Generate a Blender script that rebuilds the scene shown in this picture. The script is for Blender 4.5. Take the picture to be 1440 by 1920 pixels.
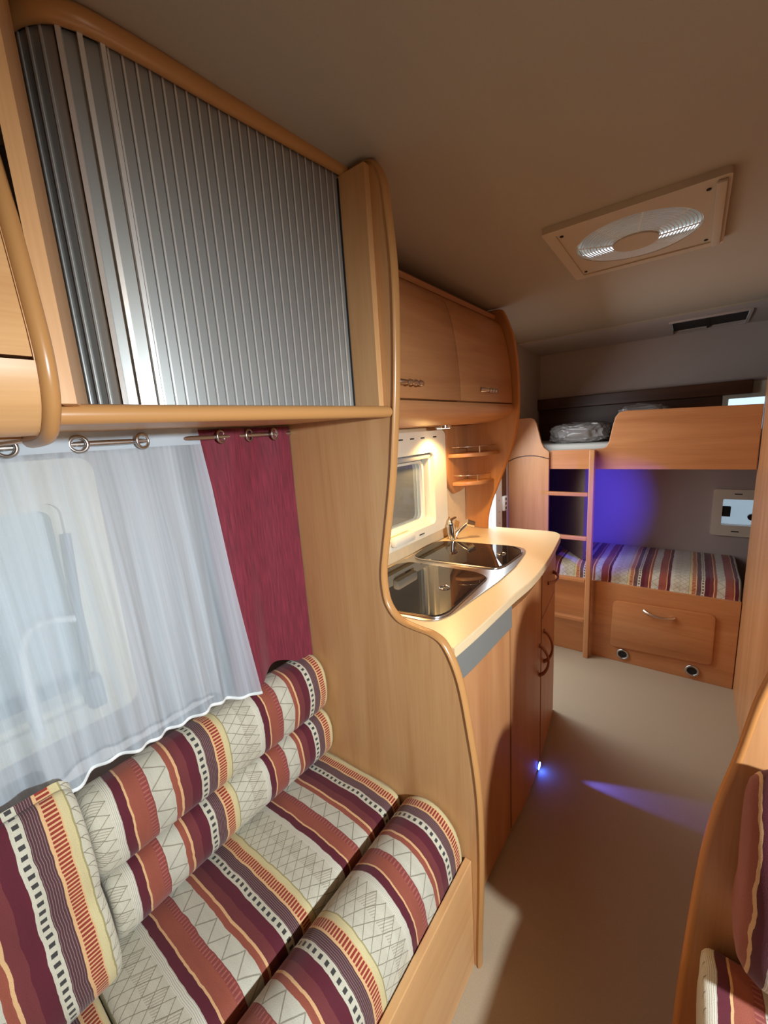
import bpy, bmesh, math, random
from mathutils import Vector, Matrix
random.seed(7)
S = bpy.context.scene
for o in list(bpy.data.objects): bpy.data.objects.remove(o)
COL = S.collection
PI = math.pi

# ---------------------------------------------------------------- camera
CAMZ = 1.42
PITCH, YAW, ROLL, FPX = -0.19444, 0.65616, -0.06603, 760.0
cy, sy, cp, sp = math.cos(YAW), math.sin(YAW), math.cos(PITCH), math.sin(PITCH)
fw = Vector((-sy*cp, cy*cp, sp)); r0 = Vector((cy, sy, 0)); u0 = r0.cross(fw)
ri = r0*math.cos(ROLL) + u0*math.sin(ROLL); up = ri.cross(fw)
cd = bpy.data.cameras.new('camera'); cam = bpy.data.objects.new('camera', cd); COL.objects.link(cam)
m = Matrix.Identity(4)
for i in range(3):
    m[i][0] = ri[i]; m[i][1] = up[i]; m[i][2] = -fw[i]
m[2][3] = CAMZ
cam.matrix_world = m
cd.sensor_fit = 'HORIZONTAL'; cd.sensor_width = 36; cd.lens = 36*FPX/1440; cd.clip_start = 0.01
S.camera = cam
# ---------------------------------------------------------------- world, light, exposure
w = bpy.data.worlds.new('overcast'); S.world = w; w.use_nodes = True
w.node_tree.nodes['Background'].inputs[0].default_value = (0.72, 0.86, 1.0, 1)
w.node_tree.nodes['Background'].inputs[1].default_value = 2.2
S.view_settings.view_transform = 'Standard'; S.view_settings.look = 'None'
S.view_settings.exposure = 0.0; S.view_settings.gamma = 1; S.view_settings.use_curve_mapping = False

def light(name, kind, loc, target, energy, color, size=0.1, spot=None, blend=0.5, size_y=None):
    d = bpy.data.lights.new(name, kind); d.energy = energy; d.color = color
    if kind == 'AREA':
        d.size = size
        if size_y: d.shape = 'RECTANGLE'; d.size_y = size_y
    else: d.shadow_soft_size = size
    if kind == 'SPOT': d.spot_size = spot; d.spot_blend = blend
    o = bpy.data.objects.new(name, d); COL.objects.link(o); o.location = loc
    o.rotation_euler = (Vector(target)-Vector(loc)).to_track_quat('-Z', 'Y').to_euler()
    return o
light('dinette_lamp', 'SPOT', (0.95, 0.20, 1.50), (-0.5, 0.40, 0.30), 165, (0.86, 0.95, 1.0), 0.03, 2.0, 0.8)
light('halogen_light', 'SPOT', (-0.82, 1.50, 1.405), (-0.80, 1.50, 0), 9, (1.0, 0.62, 0.24), 0.02, 2.5, 0.6)
light('halogen_light', 'SPOT', (-0.82, 1.08, 1.405), (-0.80, 1.08, 0), 9, (1.0, 0.62, 0.24), 0.02, 2.5, 0.6)
light('warm_ceiling_lamp', 'POINT', (0.75, 0.10, 1.86), (0, 0, 0), 2.2, (1.0, 0.66, 0.36), 0.05)
light('blue_lamp', 'SPOT', (0.20, 2.02, 0.98), (-0.60, 2.87, 0.85), 85, (0.07, 0.055, 1.0), 0.01, 0.94, 0.8)
light('blue_plinth_light', 'SPOT', (-0.420, 1.50, 0.036), (0.2, 1.61, 0.0), 26, (0.10, 0.12, 1.0), 0.004, 0.34, 0.8)
light('doorway_daylight', 'AREA', (-1.08, 2.11, 1.0), (0.2, 2.2, 0.0), 13, (0.86, 0.94, 1.0), 0.34, size_y=1.6)

# ---------------------------------------------------------------- node helpers
class N:
    def __init__(s, mt): s.t = mt.node_tree; s.mt = mt
    def new(s, k, **kw):
        n = s.t.nodes.new(k)
        for a, b in kw.items(): setattr(n, a, b)
        return n
    def m(s, op, a, b=0.0, c=0.0):
        n = s.new('ShaderNodeMath', operation=op)
        for i, v in enumerate((a, b, c)):
            if i >= len(n.inputs): break
            if isinstance(v, (int, float)): n.inputs[i].default_value = v
            else: s.t.links.new(v, n.inputs[i])
        return n.outputs[0]
    def mix(s, f, a, b, typ='MIX'):
        n = s.new('ShaderNodeMixRGB', blend_type=typ)
        for i, v in enumerate((f, a, b)):
            if isinstance(v, (int, float)): n.inputs[i].default_value = v
            elif isinstance(v, tuple): n.inputs[i].default_value = (*v[:3], 1)
            else: s.t.links.new(v, n.inputs[i])
        return n.outputs[0]
    def ramp(s, f, stops, interp='LINEAR'):
        n = s.new('ShaderNodeValToRGB'); cr = n.color_ramp; cr.interpolation = interp
        while len(cr.elements) > 1: cr.elements.remove(cr.elements[0])
        cr.elements[0].position = stops[0][0]; cr.elements[0].color = (*stops[0][1], 1)
        for p, c in stops[1:]:
            e = cr.elements.new(p); e.color = (*c, 1)
        s.t.links.new(f, n.inputs[0]); return n.outputs[0]
    def noise(s, vec, scale, detail=3, rough=0.5, dist=0.0):
        n = s.new('ShaderNodeTexNoise'); n.inputs['Scale'].default_value = scale
        n.inputs['Detail'].default_value = detail; n.inputs['Roughness'].default_value = rough
        n.inputs['Distortion'].default_value = dist
        s.t.links.new(vec, n.inputs['Vector']); return n.outputs['Fac']
    def mapv(s, vec, scale):
        n = s.new('ShaderNodeMapping'); n.inputs['Scale'].default_value = scale
        s.t.links.new(vec, n.inputs['Vector']); return n.outputs[0]
    def bump(s, h, strength, dist=0.002):
        n = s.new('ShaderNodeBump'); n.inputs['Strength'].default_value = strength
        n.inputs['Distance'].default_value = dist
        s.t.links.new(h, n.inputs['Height']); s.t.links.new(n.outputs[0], s.b.inputs['Normal'])
def L(r, g, b):
    f = lambda c: (c/255/12.92) if c/255 <= 0.04045 else ((c/255+0.055)/1.055)**2.4
    return (f(r), f(g), f(b))
def mat(name, col=None, rough=0.5, metal=0.0, **kw):
    mt = bpy.data.materials.new(name); mt.use_nodes = True
    n = N(mt); n.b = mt.node_tree.nodes['Principled BSDF']
    if col: n.b.inputs['Base Color'].default_value = (*col, 1)
    n.b.inputs['Roughness'].default_value = rough; n.b.inputs['Metallic'].default_value = metal
    for k, v in kw.items(): n.b.inputs[k.replace('_', ' ')].default_value = v
    mt['n'] = 0
    return mt, n
def wcoord(n):   # world position, so copies and parts share one grain
    return n.new('ShaderNodeNewGeometry').outputs['Position']

def wood(name, dark, lightc, axis, rough=0.38, ring=1.0):
    mt, n = mat(name, None, rough)
    sc = {'x': (1.2, 16, 16), 'y': (16, 1.2, 16), 'z': (16, 16, 1.2)}[axis]
    fine = {'x': (8, 260, 260), 'y': (260, 8, 260), 'z': (260, 260, 8)}[axis]
    p = wcoord(n)
    a = n.noise(n.mapv(p, sc), 1.0, 4, 0.55, 0.6)
    b = n.noise(n.mapv(p, fine), 1.0, 2, 0.5)
    f = n.m('ADD', n.m('MULTIPLY', a, 0.75), n.m('MULTIPLY', b, 0.25))
    c = n.ramp(f, [(0.30, dark), (0.68, lightc)])
    n.t.links.new(c, n.b.inputs['Base Color'])
    n.bump(b, 0.06, 0.0005)
    return mt
def plain(name, col, rough=0.5, metal=0.0, grain=0.0, gscale=400, **kw):
    mt, n = mat(name, col, rough, metal, **kw)
    if grain:
        p = wcoord(n); a = n.noise(p, gscale, 2)
        c = n.mix(a, tuple(v*(1-grain) for v in col), tuple(min(1, v*(1+grain)) for v in col))
        n.t.links.new(c, n.b.inputs['Base Color']); n.bump(a, 0.15, 0.0006)
    return mt

M = {}
M['wood_v'] = wood('beech_vertical', L(200, 146, 94), L(222, 174, 120), 'z')
M['wood_y'] = wood('beech_long', L(200, 146, 94), L(222, 174, 120), 'y')
M['edge'] = plain('beech_edging', L(190, 138, 84), 0.3)
M['red_v'] = wood('cherry_beech_vertical', L(178, 120, 74), L(202, 146, 98), 'z')
M['red_y'] = wood('cherry_beech_long', L(178, 120, 74), L(202, 146, 98), 'y')
M['red_x'] = wood('cherry_beech_cross', L(176, 112, 66), L(202, 140, 90), 'x')
M['red_edge'] = plain('cherry_edging', L(206, 140, 80), 0.32)
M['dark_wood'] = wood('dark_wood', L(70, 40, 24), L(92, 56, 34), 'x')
M['top'] = plain('worktop_laminate', L(228, 202, 160), 0.30, 0, 0.05, 90)
M['ceil'] = plain('ceiling_lining', L(176, 166, 150), 0.8, 0, 0.06, 500)
M['lining'] = plain('wall_lining', L(190, 179, 174), 0.75, 0, 0.05, 300)
M['wallpaper'] = plain('kitchen_wall_panel', L(222, 198, 160), 0.55, 0, 0.08, 45)
M['pvc'] = plain('window_frame_plastic', L(232, 224, 204), 0.4)
M['pvc_white'] = plain('white_plastic', L(236, 238, 236), 0.4)
M['pvc_grey'] = plain('grey_plastic', L(150, 152, 156), 0.45)
M['vent'] = plain('vent_plastic', L(198, 184, 162), 0.5)
M['floor'] = plain('vinyl_floor', L(176, 158, 132), 0.55, 0, 0.10, 260)
M['chrome'] = plain('chrome', (0.82, 0.82, 0.82), 0.08, 1.0)
M['steel'] = plain('brushed_steel', (0.62, 0.60, 0.58), 0.25, 1.0)
M['nickel'] = plain('brushed_nickel', (0.55, 0.53, 0.51), 0.28, 1.0)
M['slat'] = plain('silver_slat', (0.36, 0.37, 0.36), 0.42, 0.6)
M['slat_rib'] = plain('silver_slat_rib', (0.78, 0.78, 0.76), 0.34, 0.6)
M['grey_panel'] = plain('grey_fridge_panel', L(128, 130, 126), 0.45, 0.1)
M['black'] = plain('black_rubber', L(20, 20, 22), 0.6)
M['dark'] = plain('dark_recess', L(36, 28, 24), 0.8)
M['mirror_dark'] = plain('smoked_glass_lid', (0.012, 0.011, 0.012), 0.02, 0.0, IOR=1.6)
M['brown'] = plain('dark_brown_lining', L(88, 72, 36), 0.8)
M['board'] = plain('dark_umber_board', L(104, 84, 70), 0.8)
M['mattress'] = plain('mattress_cover', L(190, 188, 180), 0.8, 0, 0.06, 300)
M['red'] = None
M['handle'] = plain('handle_metal', (0.70, 0.62, 0.54), 0.25, 1.0)
M['handle_dark'] = plain('handle_copper', (0.40, 0.20, 0.13), 0.3, 0.8)
M['outside'] = plain('outside_cream_wall', L(226, 218, 198), 0.6)
M['outside_grey'] = plain('outside_grey', L(120, 132, 148), 0.6)
M['ground'] = plain('outside_ground', L(150, 150, 148), 0.9)

def glassmat(name, col, alpha_rough=0.02, op=0.15):
    mt, n = mat(name)
    t = n.new('ShaderNodeBsdfTransparent'); t.inputs[0].default_value = (*col, 1)
    g = n.new('ShaderNodeBsdfGlossy'); g.inputs['Roughness'].default_value = alpha_rough
    g.inputs[0].default_value = (0.9, 0.9, 0.9, 1)
    d = n.new('ShaderNodeBsdfDiffuse'); d.inputs[0].default_value = (*col, 1)
    fr = n.new('ShaderNodeFresnel'); fr.inputs[0].default_value = 1.5
    m1 = n.new('ShaderNodeMixShader'); m1.inputs[0].default_value = op
    m2 = n.new('ShaderNodeMixShader')
    n.t.links.new(t.outputs[0], m1.inputs[1]); n.t.links.new(d.outputs[0], m1.inputs[2])
    n.t.links.new(fr.outputs[0], m2.inputs[0]); n.t.links.new(m1.outputs[0], m2.inputs[1]); n.t.links.new(g.outputs[0], m2.inputs[2])
    n.t.links.new(m2.outputs[0], n.t.nodes['Material Output'].inputs[0])
    return mt
M['pane'] = glassmat('acrylic_pane', (0.85, 0.90, 0.93))
M['plastic_film'] = glassmat('clear_plastic_film', (0.55, 0.52, 0.50), 0.12, 0.45)
M['dome'] = glassmat('milky_dome', (0.85, 0.87, 0.86), 0.3, 0.75)

def sheer():
    mt, n = mat('sheer_white_voile')
    uv = n.new('ShaderNodeUVMap').outputs[0]
    s1 = n.noise(n.mapv(uv, (110, 1.2, 1)), 1.0, 2)
    s2 = n.noise(n.mapv(uv, (24, 0.8, 1)), 1.0, 2)
    wv = n.noise(n.mapv(uv, (900, 900, 1)), 1.0, 1)
    sep = n.new('ShaderNodeSeparateXYZ'); n.t.links.new(uv, sep.inputs[0])
    head = n.m('GREATER_THAN', sep.outputs[1], 0.640)
    f = n.m('ADD', n.m('MULTIPLY', s1, 0.8), n.m('MULTIPLY', s2, 0.7))
    f = n.m('ADD', f, n.m('MULTIPLY', wv, 0.2))
    op = n.m('MULTIPLY_ADD', f, 0.70, 0.02)
    op = n.m('MINIMUM', n.m('MAXIMUM', op, n.m('MULTIPLY', head, 0.93)), 0.96)
    t = n.new('ShaderNodeBsdfTransparent')
    d = n.new('ShaderNodeBsdfDiffuse'); d.inputs[0].default_value = (*L(222, 234, 244), 1)
    tr = n.new('ShaderNodeBsdfTranslucent'); tr.inputs[0].default_value = (*L(226, 230, 234), 1)
    md = n.new('ShaderNodeMixShader'); md.inputs[0].default_value = 0.35
    n.t.links.new(d.outputs[0], md.inputs[1]); n.t.links.new(tr.outputs[0], md.inputs[2])
    mx = n.new('ShaderNodeMixShader'); n.t.links.new(op, mx.inputs[0])
    n.t.links.new(t.outputs[0], mx.inputs[1]); n.t.links.new(md.outputs[0], mx.inputs[2])
    n.t.links.new(mx.outputs[0], n.t.nodes['Material Output'].inputs[0])
    return mt
M['sheer'] = sheer()
def redcloth():
    mt, n = mat('claret_cloth', None, 0.75)
    uv = n.new('ShaderNodeUVMap').outputs[0]
    a = n.noise(n.mapv(uv, (260, 14, 1)), 1.0, 3)
    c = n.ramp(a, [(0.3, L(92, 13, 33)), (0.75, L(136, 32, 54))])
    n.t.links.new(c, n.b.inputs['Base Color']); n.b.inputs['Sheen Weight'].default_value = 0.3
    n.bump(a, 0.2, 0.001)
    return mt
M['red'] = redcloth()

def stripes():
    mt, n = mat('ethnic_stripe_weave', None, 0.85)
    uv = n.new('ShaderNodeUVMap').outputs[0]
    sep = n.new('ShaderNodeSeparateXYZ'); n.t.links.new(uv, sep.inputs[0])
    u, v = sep.outputs[0], sep.outputs[1]
    wob = n.noise(n.mapv(uv, (6, 14, 1)), 1.0, 3)
    us = n.m('ADD', u, n.m('MULTIPLY_ADD', wob, 0.012, -0.006))
    P = 0.327
    t = n.m('FRACT', n.m('DIVIDE', n.m('SUBTRACT', us, 0.413 - 20*P), P))
    cream, cream2 = L(192, 186, 166), L(186, 181, 164)
    grey = L(176, 170, 154); dred = L(86, 16, 34); rust = L(142, 72, 54); brick = L(130, 58, 54)
    peach = L(212, 166, 118); brn = L(106, 42, 44); pur = L(74, 44, 48); yel = L(200, 184, 138)
    c = n.ramp(t, [(0, yel), (0.038, cream), (0.286, grey), (0.328, dred), (0.376, peach), (0.388, rust),
                   (0.468, brick), (0.511, cream2), (0.628, rust), (0.664, peach), (0.676, brn), (0.735, dred), (0.804, cream),
                   (0.859, pur), (0.922, peach)], 'CONSTANT')
    def band(a, b): return n.m('MULTIPLY', n.m('GREATER_THAN', t, a), n.m('LESS_THAN', t, b))
    def vper(p, duty, off=0.0):
        return n.m('LESS_THAN', n.m('FRACT', n.m('DIVIDE', n.m('ADD', v, off + 5.0), p)), duty)
    def tri(x): return n.m('ABSOLUTE', n.m('SUBTRACT', n.m('MULTIPLY', n.m('FRACT', x), 2.0), 1.0))
    wv = n.m('ADD', v, n.m('MULTIPLY_ADD', wob, 0.01, -0.005))
    # dashes, ticks
    c = n.mix(n.m('MULTIPLY', band(0.820, 0.846), vper(0.0165, 0.45)), c, L(58, 56, 54))
    c = n.mix(n.m('MULTIPLY', band(0.940, 0.994), vper(0.0076, 0.60)), c, L(140, 46, 34))
    # fine lines on purple, grey
    c = n.mix(n.m('MULTIPLY', band(0.862, 0.920), n.m('LESS_THAN', n.m('FRACT', n.m('MULTIPLY', t, 95.0)), 0.25)), c, L(138, 106, 104))
    c = n.mix(n.m('MULTIPLY', band(0.284, 0.328), n.m('LESS_THAN', n.m('FRACT', n.m('MULTIPLY', t, 110.0)), 0.5)), c, L(212, 206, 188))
    # speckle on brick
    c = n.mix(n.m('MULTIPLY', n.m('MULTIPLY', band(0.470, 0.506), vper(0.009, 0.35)), 0.5), c, L(180, 110, 90))
    # diamonds in the wide cream band
    s = n.m('DIVIDE', n.m('SUBTRACT', t, 0.045), 0.235)
    k = n.m('DIVIDE', wv, 0.052)
    z1 = n.m('ABSOLUTE', n.m('SUBTRACT', tri(k), tri(n.m('MULTIPLY', s, 1.0))))
    z2 = n.m('ABSOLUTE', n.m('SUBTRACT', tri(n.m('ADD', k, 0.5)), tri(n.m('MULTIPLY', s, 1.0))))
    z = n.m('LESS_THAN', n.m('MINIMUM', z1, z2), 0.035)
    wide = band(0.042, 0.284)
    fill = n.m('MULTIPLY', n.m('GREATER_THAN', tri(k), tri(s)), n.m('MULTIPLY', wide, n.m('GREATER_THAN', s, 0.5)))
    hat = n.m('LESS_THAN', n.m('FRACT', n.m('DIVIDE', n.m('ADD', v, n.m('MULTIPLY', u, 0.6)), 0.0055)), 0.35)
    c = n.mix(n.m('MULTIPLY', n.m('MULTIPLY', fill, hat), 0.55), c, L(126, 108, 92))
    c = n.mix(n.m('MULTIPLY', n.m('MULTIPLY', z, wide), 0.75), c, L(104, 96, 78))
    # zigzag in the narrow cream band
    s2 = n.m('DIVIDE', n.m('SUBTRACT', t, 0.515), 0.11)
    zz = n.m('LESS_THAN', n.m('ABSOLUTE', n.m('SUBTRACT', tri(n.m('DIVIDE', wv, 0.05)), s2)), 0.06)
    c = n.mix(n.m('MULTIPLY', n.m('MULTIPLY', zz, band(0.513, 0.626)), 0.7), c, L(110, 100, 82))
    # olive edge
    c = n.mix(n.m('MULTIPLY', band(0.034, 0.042), 0.7), c, L(126, 118, 62))
    wn = n.noise(n.mapv(uv, (700, 700, 1)), 1.0, 2)
    st = n.noise(n.mapv(uv, (60, 8, 1)), 1.0, 3)
    c = n.mix(0.35, c, n.ramp(wn, [(0.2, (0.25, 0.25, 0.25)), (0.8, (0.9, 0.9, 0.9))]), 'OVERLAY')
    c = n.mix(0.25, c, n.ramp(st, [(0.25, (0.3, 0.3, 0.3)), (0.75, (0.7, 0.7, 0.7))]), 'OVERLAY')
    n.t.links.new(c, n.b.inputs['Base Color']); n.b.inputs['Sheen Weight'].default_value = 0.15
    n.bump(wn, 0.35, 0.0012)
    return mt
M['stripe'] = stripes()

def emit(name, col, strength):
    mt, n = mat(name); e = n.new('ShaderNodeEmission')
    e.inputs[0].default_value = (*col, 1); e.inputs[1].default_value = strength
    n.t.links.new(e.outputs[0], n.t.nodes['Material Output'].inputs[0]); return mt
M['lamp_warm'] = emit('halogen_glow', (1.0, 0.80, 0.50), 9)
M['lamp_blue'] = emit('blue_led_glow', (0.04, 0.12, 1.0), 40)

# ---------------------------------------------------------------- mesh helpers
def B(): return bmesh.new()
def box(bm, x0, x1, y0, y1, z0, z1, bev=0.0, seg=2):
    t = bmesh.new()
    bmesh.ops.create_cube(t, size=1)
    for v in t.verts:
        v.co = Vector((x0+(v.co.x+.5)*(x1-x0), y0+(v.co.y+.5)*(y1-y0), z0+(v.co.z+.5)*(z1-z0)))
    if bev: bmesh.ops.bevel(t, geom=t.edges[:], offset=bev, segments=seg, affect='EDGES', profile=0.5)
    join(bm, t); return bm
def join(bm, t):
    me = bpy.data.meshes.new('tmp'); t.to_mesh(me); t.free(); bm.from_mesh(me); bpy.data.meshes.remove(me)
def prism(bm, pts, axis, a, b, bev=0.0, seg=2):
    """polygon pts in the plane across axis, extruded from a to b"""
    t = bmesh.new()
    def P(p, h): return {'x': (h, p[0], p[1]), 'y': (p[0], h, p[1]), 'z': (p[0], p[1], h)}[axis]
    A = [t.verts.new(P(p, a)) for p in pts]; Bv = [t.verts.new(P(p, b)) for p in pts]
    fa = t.faces.new(A); fb = t.faces.new(Bv[::-1]); n = len(pts)
    for i in range(n): t.faces.new((A[i], Bv[i], Bv[(i+1) % n], A[(i+1) % n]))
    bmesh.ops.recalc_face_normals(t, faces=t.faces[:])
    if bev:
        es = [e for e in t.edges if (fa in e.link_faces) != (fb in e.link_faces)]
        bmesh.ops.bevel(t, geom=es, offset=bev, segments=seg, affect='EDGES', profile=0.5)
    join(bm, t); return bm
def catmull(pts, n=6):
    pts = [Vector(p) for p in pts]; out = []
    for i in range(len(pts)-1):
        p0 = pts[max(i-1, 0)]; p1 = pts[i]; p2 = pts[i+1]; p3 = pts[min(i+2, len(pts)-1)]
        for k in range(n):
            t = k/n
            out.append(0.5*((2*p1)+(p2-p0)*t+(2*p0-5*p1+4*p2-p3)*t*t+(3*p1-p0-3*p2+p3)*t**3))
    out.append(pts[-1]); return out
def tube(bm, pts, r, seg=10, rz=None, closed=False, upv=None):
    """round (or elliptic: r sideways, rz along upv) tube through pts"""
    pts = [Vector(p) for p in pts]; n = len(pts); rings = []
    prev = None
    for i, p in enumerate(pts):
        if closed: d = (pts[(i+1) % n]-pts[i-1]).normalized()
        else: d = (pts[min(i+1, n-1)]-pts[max(i-1, 0)]).normalized()
        if upv: a = Vector(upv)
        elif prev is not None: a = prev
        else: a = Vector((0, 0, 1)) if abs(d.z) < 0.9 else Vector((1, 0, 0))
        a = (a - d*a.dot(d)).normalized(); prev = a; b = d.cross(a)
        rr = r(i/(n-1)) if callable(r) else r
        r2 = rz if rz else rr
        rings.append([bm.verts.new(p + a*r2*math.cos(2*PI*k/seg) + b*rr*math.sin(2*PI*k/seg)) for k in range(seg)])
    for i in range(n if closed else n-1):
        A, C = rings[i], rings[(i+1) % n]
        for k in range(seg): bm.faces.new((A[k], A[(k+1) % seg], C[(k+1) % seg], C[k]))
    if not closed:
        bm.faces.new(rings[0][::-1]); bm.faces.new(rings[-1])
    return bm
def ring(bm, c, R, r, normal, seg=24, ts=8):
    nrm = Vector(normal).normalized(); a = nrm.orthogonal().normalized(); b = nrm.cross(a)
    pts = [Vector(c)+a*R*math.cos(2*PI*k/seg)+b*R*math.sin(2*PI*k/seg) for k in range(seg)]
    return tube(bm, pts, r, ts, closed=True, upv=normal)
def cyl(bm, p0, p1, r0, r1=None, seg=16):
    r1 = r0 if r1 is None else r1
    return tube(bm, [p0, p1], (lambda t: r0+(r1-r0)*t), seg)
def rrect(x0, x1, y0, y1, r, n=4):
    out = []
    for cx, cyy, a0 in ((x1-r, y1-r, 0), (x0+r, y1-r, 90), (x0+r, y0+r, 180), (x1-r, y0+r, 270)):
        for k in range(n+1):
            a = math.radians(a0+90*k/n); out.append((cx+r*math.cos(a), cyy+r*math.sin(a)))
    return out
def frame_prism(bm, outer, inner, axis, a, b):
    """ring between two outlines of equal count, extruded"""
    def P(p, h): return {'x': (h, p[0], p[1]), 'y': (p[0], h, p[1]), 'z': (p[0], p[1], h)}[axis]
    n = len(outer); V = [[bm.verts.new(P(p, h)) for p in q] for h in (a, b) for q in (outer, inner)]
    oa, ia, ob, ib = V
    fs = []
    for i in range(n):
        j = (i+1) % n
        fs += [bm.faces.new((oa[i], oa[j], ia[j], ia[i])), bm.faces.new((ob[i], ib[i], ib[j], ob[j])),
               bm.faces.new((oa[i], ob[i], ob[j], oa[j])), bm.faces.new((ia[i], ia[j], ib[j], ib[i]))]
    bmesh.ops.recalc_face_normals(bm, faces=fs); return bm
def roundpoly(pts, r, n=4):
    out = []; m_ = len(pts)
    for i in range(m_):
        p = Vector(pts[i]); a = Vector(pts[i-1])-p; b = Vector(pts[(i+1) % m_])-p
        rr = min(r, a.length*.45, b.length*.45)
        A = p+a.normalized()*rr; C = p+b.normalized()*rr
        for k in range(n+1):
            t = k/n; q = A*(1-t)**2+p*2*t*(1-t)+C*t*t; out.append((q.x, q.y))
    return out
def wroot(o):
    return o.matrix_basis.translation if o.parent is None else wroot(o.parent)
def obj(name, bm, material, parent=None, smooth=None, label=None):
    """link bm (built in world coordinates) as ONE mesh object; smooth = auto-smooth angle in degrees"""
    if parent is not None: off = wroot(parent).copy()
    else:
        xs = [v.co for v in bm.verts]
        off = Vector(((min(v.x for v in xs)+max(v.x for v in xs))/2, (min(v.y for v in xs)+max(v.y for v in xs))/2, min(v.z for v in xs)))
    for v in bm.verts: v.co -= off
    me = bpy.data.meshes.new(name)
    if smooth is not None:
        bm.normal_update()
        for f in bm.faces: f.smooth = True
        for e in bm.edges:
            if len(e.link_faces) == 2 and e.calc_face_angle(0) > math.radians(smooth): e.smooth = False
    bm.to_mesh(me); bm.free(); me.materials.append(M[material])
    o = bpy.data.objects.new(name, me); COL.objects.link(o)
    if parent is not None: o.parent = parent
    else: o.location = off
    if label: o['label'] = label
    return o
def tag(o, label, cat, group=None):
    o['label'] = label; o['category'] = cat
    if group: o['group'] = group
    return o
def thing(name, loc, label, cat, group=None):
    o = bpy.data.objects.new(name, None); COL.objects.link(o); o.location = loc; o.empty_display_size = .05
    return tag(o, label, cat, group)
def struct(name, bm, material, smooth=None, parent=None):
    o = obj(name, bm, material, parent, smooth); o['kind'] = 'structure'; return o
def sroot(name, loc):
    o = bpy.data.objects.new(name, None); COL.objects.link(o); o.location = loc; o.empty_display_size = .05
    o['kind'] = 'structure'; return o

def cushion(prof, axis, a, b, er=0.03, uoff=0.0, usc=1.0, step=0.03, bulge=None):
    """closed cross-section prof [(p, z)] swept along axis 'x' or 'y' from a to b with rounded ends, UV = (length, girth)"""
    bm = bmesh.new(); uvl = bm.loops.layers.uv.new('UVMap')
    cx = sum(p[0] for p in prof)/len(prof); cz = sum(p[1] for p in prof)/len(prof)
    st = []
    for k in range(5):
        th = k/4*PI/2
        st.append((a+er*(1-math.sin(th)), er*(1-math.cos(th))))
    st = st[::-1] if False else [(a+er*(1-math.cos(k/4*PI/2)), er*(1-math.sin(k/4*PI/2))) for k in range(5)]
    nst = max(2, int((b-a-2*er)/step))
    mid = [(a+er+(b-a-2*er)*k/nst, 0.0) for k in range(1, nst)]
    en = [(b-er*(1-math.cos(k/4*PI/2)), er*(1-math.sin(k/4*PI/2))) for k in range(4, -1, -1)]
    allst = st+mid+en
    n = len(prof); d = [0]
    for i in range(n): d.append(d[-1]+math.dist(prof[i], prof[(i+1) % n]))
    rings = []
    for (s, ins) in allst:
        rg = []
        for (p, z) in prof:
            vx, vz = p-cx, z-cz; l = math.hypot(vx, vz); k = max(0.1, (l-ins)/l)
            q, zz = cx+vx*k, cz+vz*k
            if bulge: q, zz = bulge(s, q, zz)
            rg.append(bm.verts.new((q, s, zz) if axis == 'y' else (s, q, zz)))
        rings.append(rg)
    def setuv(f, uvs):
        for lp, c in zip(f.loops, uvs): lp[uvl].uv = c
    for i in range(len(rings)-1):
        for k in range(n):
            j = (k+1) % n
            f = bm.faces.new((rings[i][k], rings[i][j], rings[i+1][j], rings[i+1][k]))
            s0, s1 = allst[i][0]*usc+uoff, allst[i+1][0]*usc+uoff
            setuv(f, [(s0, d[k]), (s0, d[k+1]), (s1, d[k+1]), (s1, d[k])])
    for rg, s, sg in ((rings[0], allst[0][0], -1), (rings[-1], allst[-1][0], 1)):
        f = bm.faces.new(rg if sg < 0 else rg[::-1])
        for lp in f.loops:
            co = lp.vert.co; lp[uvl].uv = (s*usc+uoff, co.z)
    bmesh.ops.recalc_face_normals(bm, faces=bm.faces[:])
    return bm
def smoothprof(pts, n=5):
    P = [Vector((p[0], p[1], 0)) for p in pts]; P = [P[-1]]+P+[P[0], P[1]]
    out = catmull(P, n)
    out = out[n:-1-n]
    return [(q.x, q.y) for q in out]
def handle(bm, p0, p1, out, h, r=0.006):
    p0, p1, out = Vector(p0), Vector(p1), Vector(out)
    pts = []
    for k in range(13):
        t = k/12; pts.append(p0.lerp(p1, t)+out*h*math.sin(PI*t)**0.6)
    return tube(bm, pts, (lambda t: r*(0.75+0.6*abs(2*t-1)**2)), 10)

CZ = lambda y: 1.992-0.0325*y       # height of the ceiling along the van
# ================================================================ STRUCTURE
XL, XK, XR, YF, YB = -1.02, -0.92, 1.15, -2.0, 3.15
struct('floor', box(B(), XL-.05, XR+.05, YF-.05, YB+.05, -0.05, 0.0), 'floor')
# ceiling with the roof-vent hole
VX0, VX1, VY0, VY1 = -0.345, -0.005, 1.355, 1.695
def slab(bm, x0, x1, y0, y1, zf=CZ, th=0.03):
    t = bmesh.new(); bmesh.ops.create_cube(t, size=1)
    for v in t.verts:
        x = x0+(v.co.x+.5)*(x1-x0); y = y0+(v.co.y+.5)*(y1-y0); v.co = Vector((x, y, zf(y)+(v.co.z+.5)*th))
    join(bm, t); return bm
bm = B()
YBR = 2.67
slab(bm, XL-.05, VX0, YF-.05, YBR); slab(bm, VX1, XR+.05, YF-.05, YBR)
slab(bm, VX0, VX1, YF-.05, VY0); slab(bm, VX0, VX1, VY1, YBR)
struct('ceiling', bm, 'ceil')
CZ2 = lambda y: 1.900-0.045*(y-YBR)
HX0, HX1, HY0, HY1 = -0.14, 0.185, 2.80, 3.10
bm = B()
slab(bm, XL-.05, HX0, YBR, YB+.05, CZ2); slab(bm, HX1, XR+.05, YBR, YB+.05, CZ2)
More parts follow.
